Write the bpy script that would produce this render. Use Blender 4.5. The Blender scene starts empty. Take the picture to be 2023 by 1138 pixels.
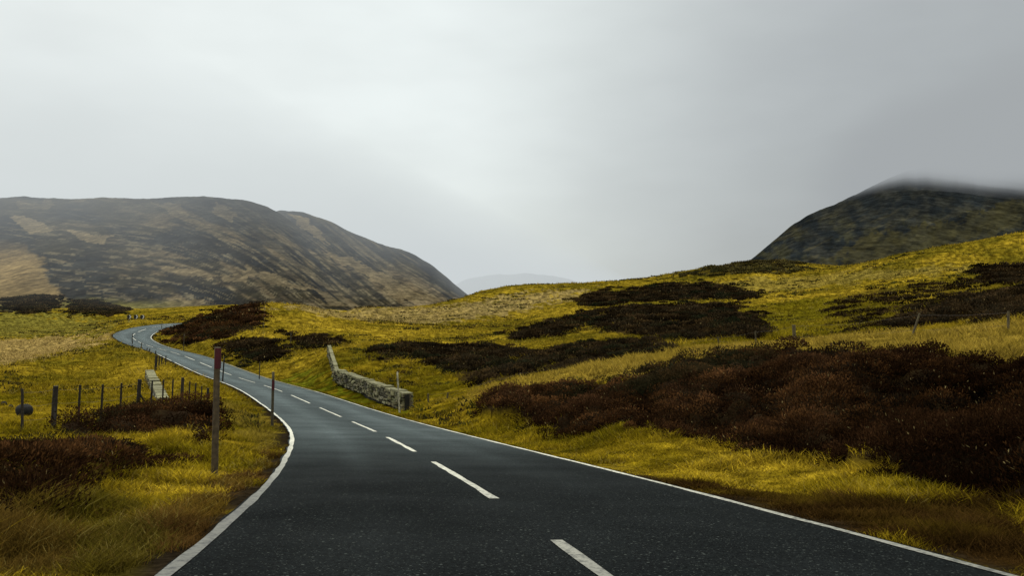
import bpy, math
import numpy as np
rng = np.random.default_rng(7)
sc = bpy.context.scene
COL = sc.collection
F, CX, CY, HY = 1664.0, 1011.5, 569.0, 620.0      # focal length and horizon measured in photo pixels
PITCH = math.atan((HY - CY) / F)
ROAD_W = 5.28
ROAD = [(0.58,5.20,-1.617,0.035),(0.09,8.16,-1.941,0.033),(-0.49,11.10,-2.259,0.031),(-1.11,14.03,-2.566,0.031),(-1.78,16.96,-2.862,0.033),(-2.46,19.88,-3.146,0.036),(-3.18,22.79,-3.417,0.041),(-3.95,25.69,-3.672,0.046),(-4.79,28.57,-3.904,0.052),(-5.70,31.43,-4.111,0.058),(-6.68,34.26,-4.286,0.064),(-7.72,37.08,-4.430,0.071),(-8.82,39.87,-4.545,0.078),(-9.95,42.65,-4.635,0.085),(-11.12,45.41,-4.704,0.092),(-12.31,48.16,-4.757,0.099),(-13.55,50.90,-4.801,0.102),(-14.84,53.61,-4.839,0.105),(-16.20,56.28,-4.875,0.106),(-17.61,58.93,-4.909,0.107),(-19.05,61.56,-4.936,0.106),(-20.50,64.18,-4.954,0.106),(-21.94,66.81,-4.957,0.106),(-23.38,69.45,-4.942,0.105),(-24.82,72.08,-4.910,0.104),(-26.29,74.70,-4.859,0.103),(-27.77,77.30,-4.796,0.101),(-29.27,79.90,-4.724,0.100),(-30.77,82.50,-4.649,0.098),(-32.27,85.10,-4.576,0.097),(-33.77,87.70,-4.511,0.097),(-35.28,90.29,-4.454,0.098),(-36.81,92.87,-4.408,0.099),(-38.36,95.44,-4.371,0.102),(-39.92,98.00,-4.342,0.104),(-41.51,100.55,-4.318,0.107),(-43.10,103.09,-4.293,0.110),(-44.68,105.64,-4.266,0.112),(-46.25,108.20,-4.232,0.113),(-47.81,110.76,-4.190,0.113),(-49.34,113.34,-4.137,0.112),(-50.86,115.92,-4.073,0.110),(-52.37,118.52,-3.996,0.107),(-53.85,121.13,-3.907,0.103),(-55.31,123.75,-3.805,0.098),(-56.77,126.37,-3.690,0.092),(-58.13,129.04,-3.562,0.085),(-59.33,131.79,-3.422,0.078),(-60.35,134.61,-3.269,0.071),(-61.22,137.48,-3.103,0.064),(-62.00,140.38,-2.926,0.058),(-62.65,143.31,-2.738,0.052),(-63.09,146.27,-2.539,0.047),(-63.15,149.27,-2.331,0.041),(-62.70,152.23,-2.115,0.036),(-61.64,155.02,-1.889,0.031)]

# ------------------------------------------------------------------ helpers
def ray(px, py):
    """unit-depth direction of a photo pixel in world space (camera at the origin, looking along +Y)"""
    x = (px - CX) / F; zc = -(py - CY) / F
    c, s = math.cos(PITCH), math.sin(PITCH)
    Y = c - s * zc; Z = s + c * zc
    return x / Y, Z / Y
def at(px, py, Y):
    a, b = ray(px, py)
    return np.array((a * Y, Y, b * Y))

_tabs = {}
def vnoise(x, y, seed=0):
    if seed not in _tabs: _tabs[seed] = np.random.default_rng(seed + 100).random((256, 256)).astype(np.float32)
    T = _tabs[seed]
    xi = np.floor(x).astype(np.int64); yi = np.floor(y).astype(np.int64)
    fx = x - xi; fy = y - yi
    fx = fx * fx * (3 - 2 * fx); fy = fy * fy * (3 - 2 * fy)
    x0 = xi & 255; x1 = (xi + 1) & 255; y0 = yi & 255; y1 = (yi + 1) & 255
    return (T[x0, y0] * (1 - fx) + T[x1, y0] * fx) * (1 - fy) + (T[x0, y1] * (1 - fx) + T[x1, y1] * fx) * fy
def fbm(x, y, seed=0, octaves=4, gain=.5):
    v = 0; a = 1; t = 0
    for o in range(octaves):
        v = v + a * vnoise(x * 2 ** o + 17.3 * o, y * 2 ** o - 9.1 * o, seed + o); t += a; a *= gain
    return v / t            # about 0..1
def sstep(a, b, x):
    t = np.clip((x - a) / (b - a), 0, 1); return t * t * (3 - 2 * t)
def mix(a, b, t):
    t = np.asarray(t)[..., None]
    return np.asarray(a) * (1 - t) + np.asarray(b) * t

def tag(o, label=None, cat=None, group=None, kind=None):
    if label: o['label'] = label
    if cat: o['category'] = cat
    if group: o['group'] = group
    if kind: o['kind'] = kind
    return o
def empty(name, loc, rz=0.0):
    o = bpy.data.objects.new(name, None); COL.objects.link(o)
    o.location = loc; o.rotation_euler = (0, 0, rz); o.empty_display_size = .1
    return o
def mesh_np(name, V, faces, mat, col=None, parent=None, smooth=False):
    """faces: an (M,3) or (M,4) index array or a list of such arrays"""
    if not isinstance(faces, list): faces = [faces]
    faces = [np.asarray(f, np.int64) for f in faces if len(f)]
    me = bpy.data.meshes.new(name)
    V = np.asarray(V, np.float32)
    me.vertices.add(len(V)); me.vertices.foreach_set('co', V.ravel())
    li = np.concatenate([f.ravel() for f in faces]); n = sum(len(f) for f in faces)
    tot = np.concatenate([np.full(len(f), f.shape[1]) for f in faces])
    me.loops.add(len(li)); me.loops.foreach_set('vertex_index', li.astype(np.int32))
    me.polygons.add(n)
    me.polygons.foreach_set('loop_start', np.concatenate([[0], np.cumsum(tot)[:-1]]).astype(np.int32))
    me.polygons.foreach_set('loop_total', tot.astype(np.int32))
    me.polygons.foreach_set('use_smooth', np.full(n, smooth))
    if col is not None:
        a = me.color_attributes.new('Col', 'FLOAT_COLOR', 'POINT')
        c = np.ones((len(V), 4), np.float32); c[:, :3] = col
        a.data.foreach_set('color', c.ravel())
    me.update(calc_edges=True); me.validate()
    me.materials.append(mat)
    o = bpy.data.objects.new(name, me); COL.objects.link(o)
    if parent: o.parent = parent
    return o
class MB:
    """collects boxes, tubes and lofts into one mesh with a colour per vertex"""
    def __init__(s): s.v = []; s.q = []; s.c = []
    def add(s, V, Q, c):
        n = sum(len(a) for a in s.v); V = np.asarray(V, float)
        s.v.append(V); s.q.append(np.asarray(Q) + n)
        c = np.asarray(c, float); s.c.append(np.broadcast_to(c, (len(V), 3)).copy())
    def tube(s, p0, p1, r0, r1, c, n=10, rough=0.0, rings=2):
        p0 = np.asarray(p0, float); p1 = np.asarray(p1, float); d = p1 - p0; L = np.linalg.norm(d); d = d / L
        a = np.cross(d, (0, 1, 0)) if abs(d[1]) < .9 else np.cross(d, (1, 0, 0)); a /= np.linalg.norm(a); b = np.cross(d, a)
        V = []; Q = []; C = []
        for k in range(rings):
            t = k / (rings - 1); r = r0 + (r1 - r0) * t
            for i in range(n):
                g = 2 * math.pi * i / n; rr = r * (1 + rough * (rng.random() - .5))
                V.append(p0 + d * L * t + rr * (math.cos(g) * a + math.sin(g) * b))
                C.append(np.asarray(c) * (1 + .25 * (rng.random() - .5)))
        for k in range(rings - 1):
            for i in range(n): Q.append((k * n + i, k * n + (i + 1) % n, (k + 1) * n + (i + 1) % n, (k + 1) * n + i))
        V.append(p0); V.append(p1); C += [np.asarray(c), np.asarray(c) * 1.25]
        for i in range(0, n, 2):
            e = (rings - 1) * n
            Q.append((n * rings, (i + 2) % n, (i + 1) % n, i))
            Q.append((n * rings + 1, e + i, e + (i + 1) % n, e + (i + 2) % n))
        s.add(V, Q, np.array(C))
    def box(s, cen, ax, ay, az, c, jit=0.0):
        cen = np.asarray(cen, float); ax, ay, az = (np.asarray(v, float) for v in (ax, ay, az))
        V = [cen + sx * ax + sy * ay + sz * az for sz in (-1, 1) for sx, sy in ((-1, -1), (1, -1), (1, 1), (-1, 1))]
        V = np.array(V); V = V + (rng.random(V.shape) - .5) * jit
        s.add(V, [(3, 2, 1, 0), (4, 5, 6, 7), (0, 1, 5, 4), (1, 2, 6, 5), (2, 3, 7, 6), (3, 0, 4, 7)], c)
    def build(s, name, mat, parent=None, smooth=False):
        V = np.concatenate(s.v); Q = np.concatenate(s.q); C = np.concatenate(s.c)
        if parent is not None: V = V - np.array(parent.location)
        return mesh_np(name, V, Q, mat, C, parent, smooth)

# ------------------------------------------------------------------ materials
def new_mat(name):
    m = bpy.data.materials.new(name); m.use_nodes = True; nt = m.node_tree; nt.nodes.clear()
    return m, nt, nt.nodes, nt.links
def nd(nodes, t, **kw):
    n = nodes.new(t)
    for k, v in kw.items(): setattr(n, k, v)
    return n
def foliage_mat(name, up=.6, trans=.2, noise_scale=1.2, noise_amt=.35):
    """attribute colour broken up by world noise, diffuse with a softened normal and a little translucency"""
    m, nt, N, L = new_mat(name)
    at_ = nd(N, 'ShaderNodeAttribute', attribute_name='Col')
    geo = nd(N, 'ShaderNodeNewGeometry')
    nz = nd(N, 'ShaderNodeTexNoise'); nz.inputs['Scale'].default_value = noise_scale; nz.inputs['Detail'].default_value = 5
    L.new(geo.outputs['Position'], nz.inputs['Vector'])
    mr = nd(N, 'ShaderNodeMapRange'); mr.inputs['From Min'].default_value = .3; mr.inputs['From Max'].default_value = .7
    mr.inputs['To Min'].default_value = 1 - noise_amt; mr.inputs['To Max'].default_value = 1 + noise_amt
    L.new(nz.outputs['Fac'], mr.inputs['Value'])
    mul = nd(N, 'ShaderNodeVectorMath', operation='MULTIPLY')
    L.new(at_.outputs['Color'], mul.inputs[0]); L.new(mr.outputs['Result'], mul.inputs[1])
    va = nd(N, 'ShaderNodeVectorMath', operation='SCALE'); va.inputs['Scale'].default_value = 1 - up
    L.new(geo.outputs['Normal'], va.inputs[0])
    vb = nd(N, 'ShaderNodeVectorMath', operation='ADD'); vb.inputs[1].default_value = (0, 0, up)
    L.new(va.outputs[0], vb.inputs[0])
    vn = nd(N, 'ShaderNodeVectorMath', operation='NORMALIZE'); L.new(vb.outputs[0], vn.inputs[0])
    d = nd(N, 'ShaderNodeBsdfDiffuse'); L.new(mul.outputs[0], d.inputs['Color']); L.new(vn.outputs[0], d.inputs['Normal'])
    out = nd(N, 'ShaderNodeOutputMaterial')
    if trans > 0:
        t = nd(N, 'ShaderNodeBsdfTranslucent'); L.new(mul.outputs[0], t.inputs['Color'])
        mx = nd(N, 'ShaderNodeMixShader'); mx.inputs[0].default_value = trans
        L.new(d.outputs[0], mx.inputs[1]); L.new(t.outputs[0], mx.inputs[2]); L.new(mx.outputs[0], out.inputs['Surface'])
    else: L.new(d.outputs[0], out.inputs['Surface'])
    return m
def ground_mat(name, scales=((.9, .25), (5, .4), (22, .45)), bump=.5, bump_scale=9.0, bump_dist=.12, stretch=1.0):
    m, nt, N, L = new_mat(name)
    at_ = nd(N, 'ShaderNodeAttribute', attribute_name='Col'); geo = nd(N, 'ShaderNodeNewGeometry')
    mp = nd(N, 'ShaderNodeMapping'); mp.inputs['Scale'].default_value = (1, stretch, 1); L.new(geo.outputs['Position'], mp.inputs[0])
    cur = at_.outputs['Color']
    for s_, a_ in scales:
        nz = nd(N, 'ShaderNodeTexNoise'); nz.inputs['Scale'].default_value = s_; nz.inputs['Detail'].default_value = 6
        L.new(mp.outputs[0], nz.inputs['Vector'])
        mr = nd(N, 'ShaderNodeMapRange'); mr.inputs['From Min'].default_value = .3; mr.inputs['From Max'].default_value = .7
        mr.inputs['To Min'].default_value = 1 - a_; mr.inputs['To Max'].default_value = 1 + a_; L.new(nz.outputs['Fac'], mr.inputs['Value'])
        mul = nd(N, 'ShaderNodeVectorMath', operation='MULTIPLY'); L.new(cur, mul.inputs[0]); L.new(mr.outputs['Result'], mul.inputs[1])
        cur = mul.outputs[0]
    d = nd(N, 'ShaderNodeBsdfDiffuse'); L.new(cur, d.inputs['Color']); d.inputs['Roughness'].default_value = .5
    if bump:
        nb = nd(N, 'ShaderNodeTexNoise'); nb.inputs['Scale'].default_value = bump_scale; nb.inputs['Detail'].default_value = 6
        L.new(mp.outputs[0], nb.inputs['Vector'])
        bp = nd(N, 'ShaderNodeBump'); bp.inputs['Strength'].default_value = bump; bp.inputs['Distance'].default_value = bump_dist
        L.new(nb.outputs['Fac'], bp.inputs['Height']); L.new(bp.outputs[0], d.inputs['Normal'])
    out = nd(N, 'ShaderNodeOutputMaterial'); L.new(d.outputs[0], out.inputs['Surface'])
    return m
def solid_mat(name, rough=.8, scale=20, amt=.3, bump=.3, spec=.3):
    m, nt, N, L = new_mat(name)
    at_ = nd(N, 'ShaderNodeAttribute', attribute_name='Col'); geo = nd(N, 'ShaderNodeNewGeometry')
    nz = nd(N, 'ShaderNodeTexNoise'); nz.inputs['Scale'].default_value = scale; nz.inputs['Detail'].default_value = 6
    L.new(geo.outputs['Position'], nz.inputs['Vector'])
    mr = nd(N, 'ShaderNodeMapRange'); mr.inputs['From Min'].default_value = .3; mr.inputs['From Max'].default_value = .7
    mr.inputs['To Min'].default_value = 1 - amt; mr.inputs['To Max'].default_value = 1 + amt; L.new(nz.outputs['Fac'], mr.inputs['Value'])
    mul = nd(N, 'ShaderNodeVectorMath', operation='MULTIPLY'); L.new(at_.outputs['Color'], mul.inputs[0]); L.new(mr.outputs['Result'], mul.inputs[1])
    p = nd(N, 'ShaderNodeBsdfPrincipled'); L.new(mul.outputs[0], p.inputs['Base Color'])
    p.inputs['Roughness'].default_value = rough; p.inputs['Specular IOR Level'].default_value = spec
    bp = nd(N, 'ShaderNodeBump'); bp.inputs['Strength'].default_value = bump; bp.inputs['Distance'].default_value = .02
    L.new(nz.outputs['Fac'], bp.inputs['Height']); L.new(bp.outputs[0], p.inputs['Normal'])
    out = nd(N, 'ShaderNodeOutputMaterial'); L.new(p.outputs[0], out.inputs['Surface'])
    return m
M_ground = ground_mat('moor_ground')
M_hill = ground_mat('hillside', scales=((.05, .25), (.2, .4), (.7, .35)), bump=.6, bump_scale=.16, bump_dist=3.5, stretch=.28)
M_grass = foliage_mat('grass', up=.55, trans=.25)
M_heather = foliage_mat('heather', up=.35, trans=.1, noise_scale=2.0, noise_amt=.5)
M_wood = solid_mat('weathered_wood', rough=.85, scale=14, amt=.45, bump=.4)
M_stone = solid_mat('dry_stone', rough=.9, scale=9, amt=.4, bump=.7, spec=.2)
M_paint = solid_mat('painted_metal', rough=.5, scale=18, amt=.15, bump=.1)
M_wire = solid_mat('rusty_wire', rough=.6, scale=30, amt=.3, bump=.1)

def asphalt():
    m, nt, N, L = new_mat('asphalt')
    at_ = nd(N, 'ShaderNodeAttribute', attribute_name='Col'); geo = nd(N, 'ShaderNodeNewGeometry')
    big = nd(N, 'ShaderNodeTexNoise'); big.inputs['Scale'].default_value = .55; big.inputs['Detail'].default_value = 6
    fine = nd(N, 'ShaderNodeTexNoise'); fine.inputs['Scale'].default_value = 34; fine.inputs['Detail'].default_value = 4; fine.inputs['Roughness'].default_value = .8
    vor = nd(N, 'ShaderNodeTexVoronoi'); vor.inputs['Scale'].default_value = 26
    vor2 = nd(N, 'ShaderNodeTexVoronoi'); vor2.inputs['Scale'].default_value = 60
    for n in (big, fine, vor, vor2): L.new(geo.outputs['Position'], n.inputs['Vector'])
    def rangemap(src, a, b, c, d):
        mr = nd(N, 'ShaderNodeMapRange'); mr.inputs['From Min'].default_value = a; mr.inputs['From Max'].default_value = b
        mr.inputs['To Min'].default_value = c; mr.inputs['To Max'].default_value = d; L.new(src, mr.inputs['Value']); return mr.outputs['Result']
    def mul(a, b):
        n = nd(N, 'ShaderNodeVectorMath', operation='MULTIPLY'); L.new(a, n.inputs[0]); L.new(b, n.inputs[1]); return n.outputs[0]
    c = mul(at_.outputs['Color'], rangemap(big.outputs['Fac'], .3, .7, .85, 1.2))
    c = mul(c, rangemap(fine.outputs['Fac'], .32, .7, .05, 2.5))
    # pale chippings: a few voronoi cells are much lighter than the rest
    sep = nd(N, 'ShaderNodeSeparateColor'); L.new(vor.outputs['Color'], sep.inputs[0])
    chip = rangemap(sep.outputs[0], .90, .96, 0, 1)
    near = rangemap(vor.outputs['Distance'], .22, .34, 1, 0)
    sep2 = nd(N, 'ShaderNodeSeparateColor'); L.new(vor2.outputs['Color'], sep2.inputs[0])
    chip2 = rangemap(sep2.outputs[1], .80, .93, 0, .9)
    near2 = rangemap(vor2.outputs['Distance'], .25, .4, 1, 0)
    m1 = nd(N, 'ShaderNodeMath', operation='MULTIPLY'); L.new(chip, m1.inputs[0]); L.new(near, m1.inputs[1])
    m2 = nd(N, 'ShaderNodeMath', operation='MULTIPLY'); L.new(chip2, m2.inputs[0]); L.new(near2, m2.inputs[1])
    mm = nd(N, 'ShaderNodeMath', operation='MAXIMUM'); L.new(m1.outputs[0], mm.inputs[0]); L.new(m2.outputs[0], mm.inputs[1])
    mx = nd(N, 'ShaderNodeMix', data_type='RGBA'); L.new(mm.outputs[0], mx.inputs[0]); L.new(c, mx.inputs[6]); mx.inputs[7].default_value = (.058, .064, .054, 1)
    p = nd(N, 'ShaderNodeBsdfPrincipled'); L.new(mx.outputs[2], p.inputs['Base Color'])
    p.inputs['Specular IOR Level'].default_value = .012
    L.new(rangemap(big.outputs['Fac'], .3, .7, .8, .62), p.inputs['Roughness'])
    bp = nd(N, 'ShaderNodeBump'); bp.inputs['Strength'].default_value = .35; bp.inputs['Distance'].default_value = .006
    L.new(fine.outputs['Fac'], bp.inputs['Height']); L.new(bp.outputs[0], p.inputs['Normal'])
    out = nd(N, 'ShaderNodeOutputMaterial'); L.new(p.outputs[0], out.inputs['Surface'])
    return m
M_asphalt = asphalt()
def line_paint():
    m, nt, N, L = new_mat('worn_line_paint')
    at_ = nd(N, 'ShaderNodeAttribute', attribute_name='Col'); geo = nd(N, 'ShaderNodeNewGeometry')
    n1 = nd(N, 'ShaderNodeTexNoise'); n1.inputs['Scale'].default_value = 14; n1.inputs['Detail'].default_value = 8; n1.inputs['Roughness'].default_value = .75
    L.new(geo.outputs['Position'], n1.inputs['Vector'])
    cr = nd(N, 'ShaderNodeValToRGB'); cr.color_ramp.elements[0].position = .38; cr.color_ramp.elements[1].position = .53
    cr.color_ramp.elements[0].color = (.16, .16, .15, 1); cr.color_ramp.elements[1].color = (1, 1, 1, 1)
    L.new(n1.outputs['Fac'], cr.inputs[0])
    mul = nd(N, 'ShaderNodeVectorMath', operation='MULTIPLY'); L.new(at_.outputs['Color'], mul.inputs[0]); L.new(cr.outputs[0], mul.inputs[1])
    p = nd(N, 'ShaderNodeBsdfPrincipled'); L.new(mul.outputs[0], p.inputs['Base Color']); p.inputs['Roughness'].default_value = .6
    out = nd(N, 'ShaderNodeOutputMaterial'); L.new(p.outputs[0], out.inputs['Surface'])
    return m
M_line = line_paint()

# ------------------------------------------------------------------ the road's own line
R0 = np.array(ROAD)
head = [R0[0] + (R0[0] - R0[1]) * k for k in range(5, 0, -1)]          # back past the camera
tail = []; p = R0[-1].copy(); a = math.radians(20)
for k in range(14):
    a = min(a + math.radians(7), math.radians(82)); p = p + np.array((math.sin(a) * 3, math.cos(a) * 3, .045 if k < 7 else .0, -.004)); tail.append(p.copy())
R0 = np.vstack([head, R0, tail])
s0 = np.concatenate([[0], np.cumsum(np.hypot(*np.diff(R0[:, :2], axis=0).T))])
ss = np.arange(0, s0[-1], .75)
def _smooth(v, k=7):
    pad = np.concatenate([2 * v[0] - v[k:0:-1], v, 2 * v[-1] - v[-2:-k - 2:-1]]); w = np.hanning(2 * k + 1); w /= w.sum()
    return np.convolve(pad, w, 'valid')
RS = np.stack([_smooth(np.interp(ss, s0, R0[:, i])) for i in range(4)], 1)
_d = np.gradient(RS[:, :2], axis=0); _d /= np.linalg.norm(_d, axis=1)[:, None]
RT = _d; RN = np.stack([_d[:, 1], -_d[:, 0]], 1)                       # tangent, right-hand normal
def road_point(i_s, off, lift=0.0):
    """point at arc length(s) and lateral offset (positive to the right)"""
    i_s = np.asarray(i_s, float); off = np.asarray(off, float)
    x, y, z, cf = (np.interp(i_s, ss, RS[:, k]) for k in range(4)); nx, ny = (np.interp(i_s, ss, RN[:, k]) for k in range(2))
    return np.stack([x + nx * off, y + ny * off, z - cf * off + lift], -1)
def road_coords(x, y):
    """nearest road sample, lateral offset and the road surface height there"""
    x = np.asarray(x, float).ravel(); y = np.asarray(y, float).ravel()
    lat = np.full(len(x), 1e3); zz = np.zeros(len(x)); arc = np.zeros(len(x))
    near = np.where((y < 190) & (x < 25) & (x > -95))[0]
    for c0 in range(0, len(near), 40000):
        k = near[c0:c0 + 40000]
        d2 = (x[k, None] - RS[None, :, 0]) ** 2 + (y[k, None] - RS[None, :, 1]) ** 2
        j = d2.argmin(1)
        dx = x[k] - RS[j, 0]; dy = y[k] - RS[j, 1]
        o = dx * RN[j, 0] + dy * RN[j, 1]; t = dx * RT[j, 0] + dy * RT[j, 1]
        far = np.abs(t) > 1.2
        g = (RS[np.minimum(j + 1, len(RS) - 1), 2] - RS[np.maximum(j - 1, 0), 2]) / 1.5
        lat[k] = np.where(far, np.sign(o) * np.sqrt(d2[np.arange(len(k)), j]), o)
        zz[k] = RS[j, 2] + g * np.clip(t, -1, 1) - RS[j, 3] * np.clip(o, -4, 4); arc[k] = ss[j] + t
    return lat, zz, arc

# ------------------------------------------------------------------ terrain: heights measured at points, joined by a thin-plate surface
CTRL = [ # photo pixel, depth
 # left verge and foreground
 (0,1138,5.2),(150,1138,5.3),(250,1090,5.9),(0,1040,7),(150,1040,7.4),(330,1000,8.6),(0,960,10.2),(200,950,10.6),(380,940,11.6),(428,918,12.6),
 (480,930,13.5),(0,898,15.5),(130,893,16.5),(270,888,17),(400,880,17),(510,880,18),(0,858,21),(110,853,23),(250,840,23.5),(340,830,25),(420,828,26),(490,835,25.5),
 (540,836,28.8),(200,832,30),(275,815,33),(340,806,36),(412,800,43.5),(470,798,39),(0,800,42),(100,790,45),(220,785,47),
 (0,740,62),(100,720,76),(200,690,96),(160,745,68),(285,760,58),(335,802,44.5),(300,735,66),(330,716,80),(245,668,124),(232,652,138),
 # valley floor to the left
 (0,712,105),(80,700,118),(180,682,140),(0,690,140),(0,668,185),(150,664,185),(0,645,260),(150,640,240),(220,637,200),(0,626,330),(150,624,330),(260,632,170),(250,622,300),(0,604,372),(120,600,372),(230,610,360),
 (0,586,400),(140,586,400),(240,605,400),(-250,720,90),(-250,660,190),(-250,850,22),(-300,620,330),(-300,590,400),(-250,1000,9),
 (330,634,172),(380,636,166),(300,622,300),(400,610,300),(500,606,320),
 # ground beyond and beside the bend, the heather knoll
 (345,660,116),(330,678,107),(400,688,98),(460,695,92),(520,715,80),(380,640,128),(440,620,133),(480,607,135),(523,600,137),(430,660,112),(500,640,115),
 (540,660,104),(600,690,86),(560,712,78),(600,740,68),(640,700,74),(648,702,70),(662,752,60),(640,765,58),(600,640,118),(600,606,150),(620,725,70),
 # the open slope right of the road
 (700,606,190),(850,607,210),(905,599,225),(940,584,232),(1060,577,238),(1180,570,238),(1300,553,235),(1380,533,228),(1480,518,214),(1530,515,210),(1578,518,206),
 (1610,534,188),(1780,501,168),(1900,480,158),(2023,459,148),(2200,430,140),
 (760,640,135),(850,650,122),(750,685,85),(950,640,145),(950,700,76),(900,735,58),(740,770,52),(700,775,53),(820,802,42.5),(880,792,42.5),(900,765,50),(1000,620,165),(1000,660,105),
 (1200,600,160),(1200,640,108),(1200,675,82),(1100,700,66),(1100,735,52),(1000,748,50),(1300,570,185),(1300,610,128),(1300,645,96),(1300,680,66),(1400,600,138),(1400,560,185),
 (1500,640,88),(1500,668,58),(1500,600,125),(1500,560,170),(1600,550,170),(1650,600,108),(1650,640,66),(1650,660,50),(1800,658,38),(1800,625,60),(1800,590,90),(1800,540,130),
 (1950,640,33),(1950,600,60),(2010,560,92),(2010,510,128),(2150,620,35),(2200,560,80),(2200,500,120),
 # roadside bank on the right
 (930,840,30),(960,800,34),(1000,770,39),(1050,765,36),(1150,745,35.5),(1100,790,31.5),(1200,790,29),(1300,716,34),(1300,780,26),(1420,705,31.5),(1500,705,29.5),(1700,712,25),(1850,722,22),(2023,730,19.5),(2200,735,17),
 (1500,800,21),(1700,800,18.5),(1900,810,16),(2080,830,13.5),(1040,835,26.5),(1200,850,21),(1350,870,17.8),(1500,902,14.8),(1650,915,13.2),(1800,935,11.6),(1980,965,9.8),(2150,1000,8.5),
 (1400,920,15),(1650,980,10.8),(1850,1030,8.6),(2050,1080,7.4),(2200,1138,6.2),
 (1650,688,32),(1500,690,36),(1300,702,42),(1150,730,43),(1060,752,43),(1900,690,26),(2060,690,24),
]
CT = np.array([at(*c) for c in CTRL])
extra = [ # behind the crests the ground falls away again
 (-35,175,-2.5),(-45,200,-3),(-20,235,-2),(10,265,-2),(50,275,3),(75,260,7),(95,240,10),(110,205,8),(150,180,12),(190,160,16),(90,330,2),(0,340,-4),(-60,260,-4),(180,300,8),
 (30,2,-.4),(12,2,-.9),(-12,2,-1.2),(-30,3,-1.6),(6,1,-1.1),(-6,1,-1.0),(0,-4,-.6),(-140,300,-4),(-260,330,-3),(-260,200,-5),(-150,100,-5.5),(260,200,18),(200,60,3),(110,40,1.0)]
CT = np.vstack([CT, np.array(extra, float)])
_k = np.arange(8, len(RS), 6)
for off in (-ROAD_W / 2, ROAD_W / 2):
    CT = np.vstack([CT, road_point(ss[_k], np.full(len(_k), off), .02)])
_k2 = np.arange(8, 150, 8)
CT = np.vstack([CT, road_point(ss[_k2], np.full(len(_k2), -ROAD_W / 2 - 1.6), .1), road_point(ss[_k2], np.full(len(_k2), ROAD_W / 2 + 1.4), .12)])
def uv(x, y):
    return np.arctan2(x, np.maximum(y, .5)) * 2.2, np.log(np.maximum(np.hypot(x, y), 2.0))
cu, cv = uv(CT[:, 0], CT[:, 1])
def _phi(r2): return np.where(r2 > 1e-12, .5 * r2 * np.log(np.maximum(r2, 1e-12)), 0)
_n = len(CT); K = _phi((cu[:, None] - cu[None]) ** 2 + (cv[:, None] - cv[None]) ** 2)
dist = np.hypot(CT[:, 0], CT[:, 1])
P = np.stack([np.ones(_n), cu, cv], 1)
A = np.zeros((_n + 3, _n + 3)); A[:_n, :_n] = K + np.diag(np.full(_n, .0015)); A[:_n, _n:] = P; A[_n:, :_n] = P.T
TW = np.linalg.solve(A, np.concatenate([CT[:, 2] / dist, [0, 0, 0]]))     # height as a slope seen from the origin, so near and far weigh alike
def tps(x, y):
    x = np.asarray(x, float).ravel(); y = np.asarray(y, float).ravel(); out = np.empty(len(x))
    u, v = uv(x, y)
    for c in range(0, len(x), 20000):
        s_ = slice(c, c + 20000)
        r2 = (u[s_, None] - cu[None]) ** 2 + (v[s_, None] - cv[None]) ** 2
        out[s_] = _phi(r2) @ TW[:_n] + TW[_n] + TW[_n + 1] * u[s_] + TW[_n + 2] * v[s_]
    return out * np.maximum(np.hypot(x, y), 2.0)
def bumps(x, y, lat):
    r = np.hypot(x, y)
    w = sstep(ROAD_W / 2 + .3, ROAD_W / 2 + 2.5, np.abs(lat))
    b = (fbm(x / 1.1, y / 1.1, 3, 3) - .5) * .22 + (fbm(x / 4.5, y / 4.5, 9, 3) - .5) * .5
    return b * w * sstep(0, 40, r + 15)
HP_READY = False
def mounds(x, y):
    """the heather stands on hummocks"""
    m = heather_mask(x, y); f = fbm(x / 1.25, y / 1.25, 57, 2) if False else np.maximum(vnoise(x / 1.15, y / 1.15, 57), .85 * vnoise(x / .8 + 9, y / .8, 58))
    return m * (sstep(.3, .9, f) * .62 - .34 + .46 * (vnoise(x / 2.3 + 4, y / 2.9, 63) - .45)) * sstep(60, 10, np.hypot(x, y) - 20)
def height(x, y, detail=True):
    x = np.asarray(x, float).ravel(); y = np.asarray(y, float).ravel()
    lat, rz, arc = road_coords(x, y); h = tps(x, y)
    e = np.abs(lat) - ROAD_W / 2
    w = 1 - sstep(.25, 2.6, e)
    h = h * (1 - w) + (rz - .05) * w
    if detail:
        h = h + bumps(x, y, lat)
        if HP_READY: h = h + mounds(x, y)
    return h
def ground_at(px, py, default=60.0):
    """where the line of sight through a photo pixel first meets the ground"""
    pts = np.atleast_2d(np.array((px, py), float).T); n = len(pts)
    Y = np.exp(np.linspace(math.log(3.5), math.log(420), 900))
    out = np.empty((n, 3))
    for i, (a, b) in enumerate(pts):
        rx, rzz = ray(a, b)
        g = rzz * Y - height(rx * Y, Y, False)
        hit = np.where(g <= 0)[0]
        if len(hit):
            j = hit[0]
            if j > 0: t = g[j - 1] / (g[j - 1] - g[j]); yy = Y[j - 1] + (Y[j] - Y[j - 1]) * t
            else: yy = Y[0]
        else:
            yy = Y[np.argmin(g / Y)]
        out[i] = (rx * yy, yy, rzz * yy)
    return out
def on_ground(x, y): return float(height([x], [y])[0])

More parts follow.
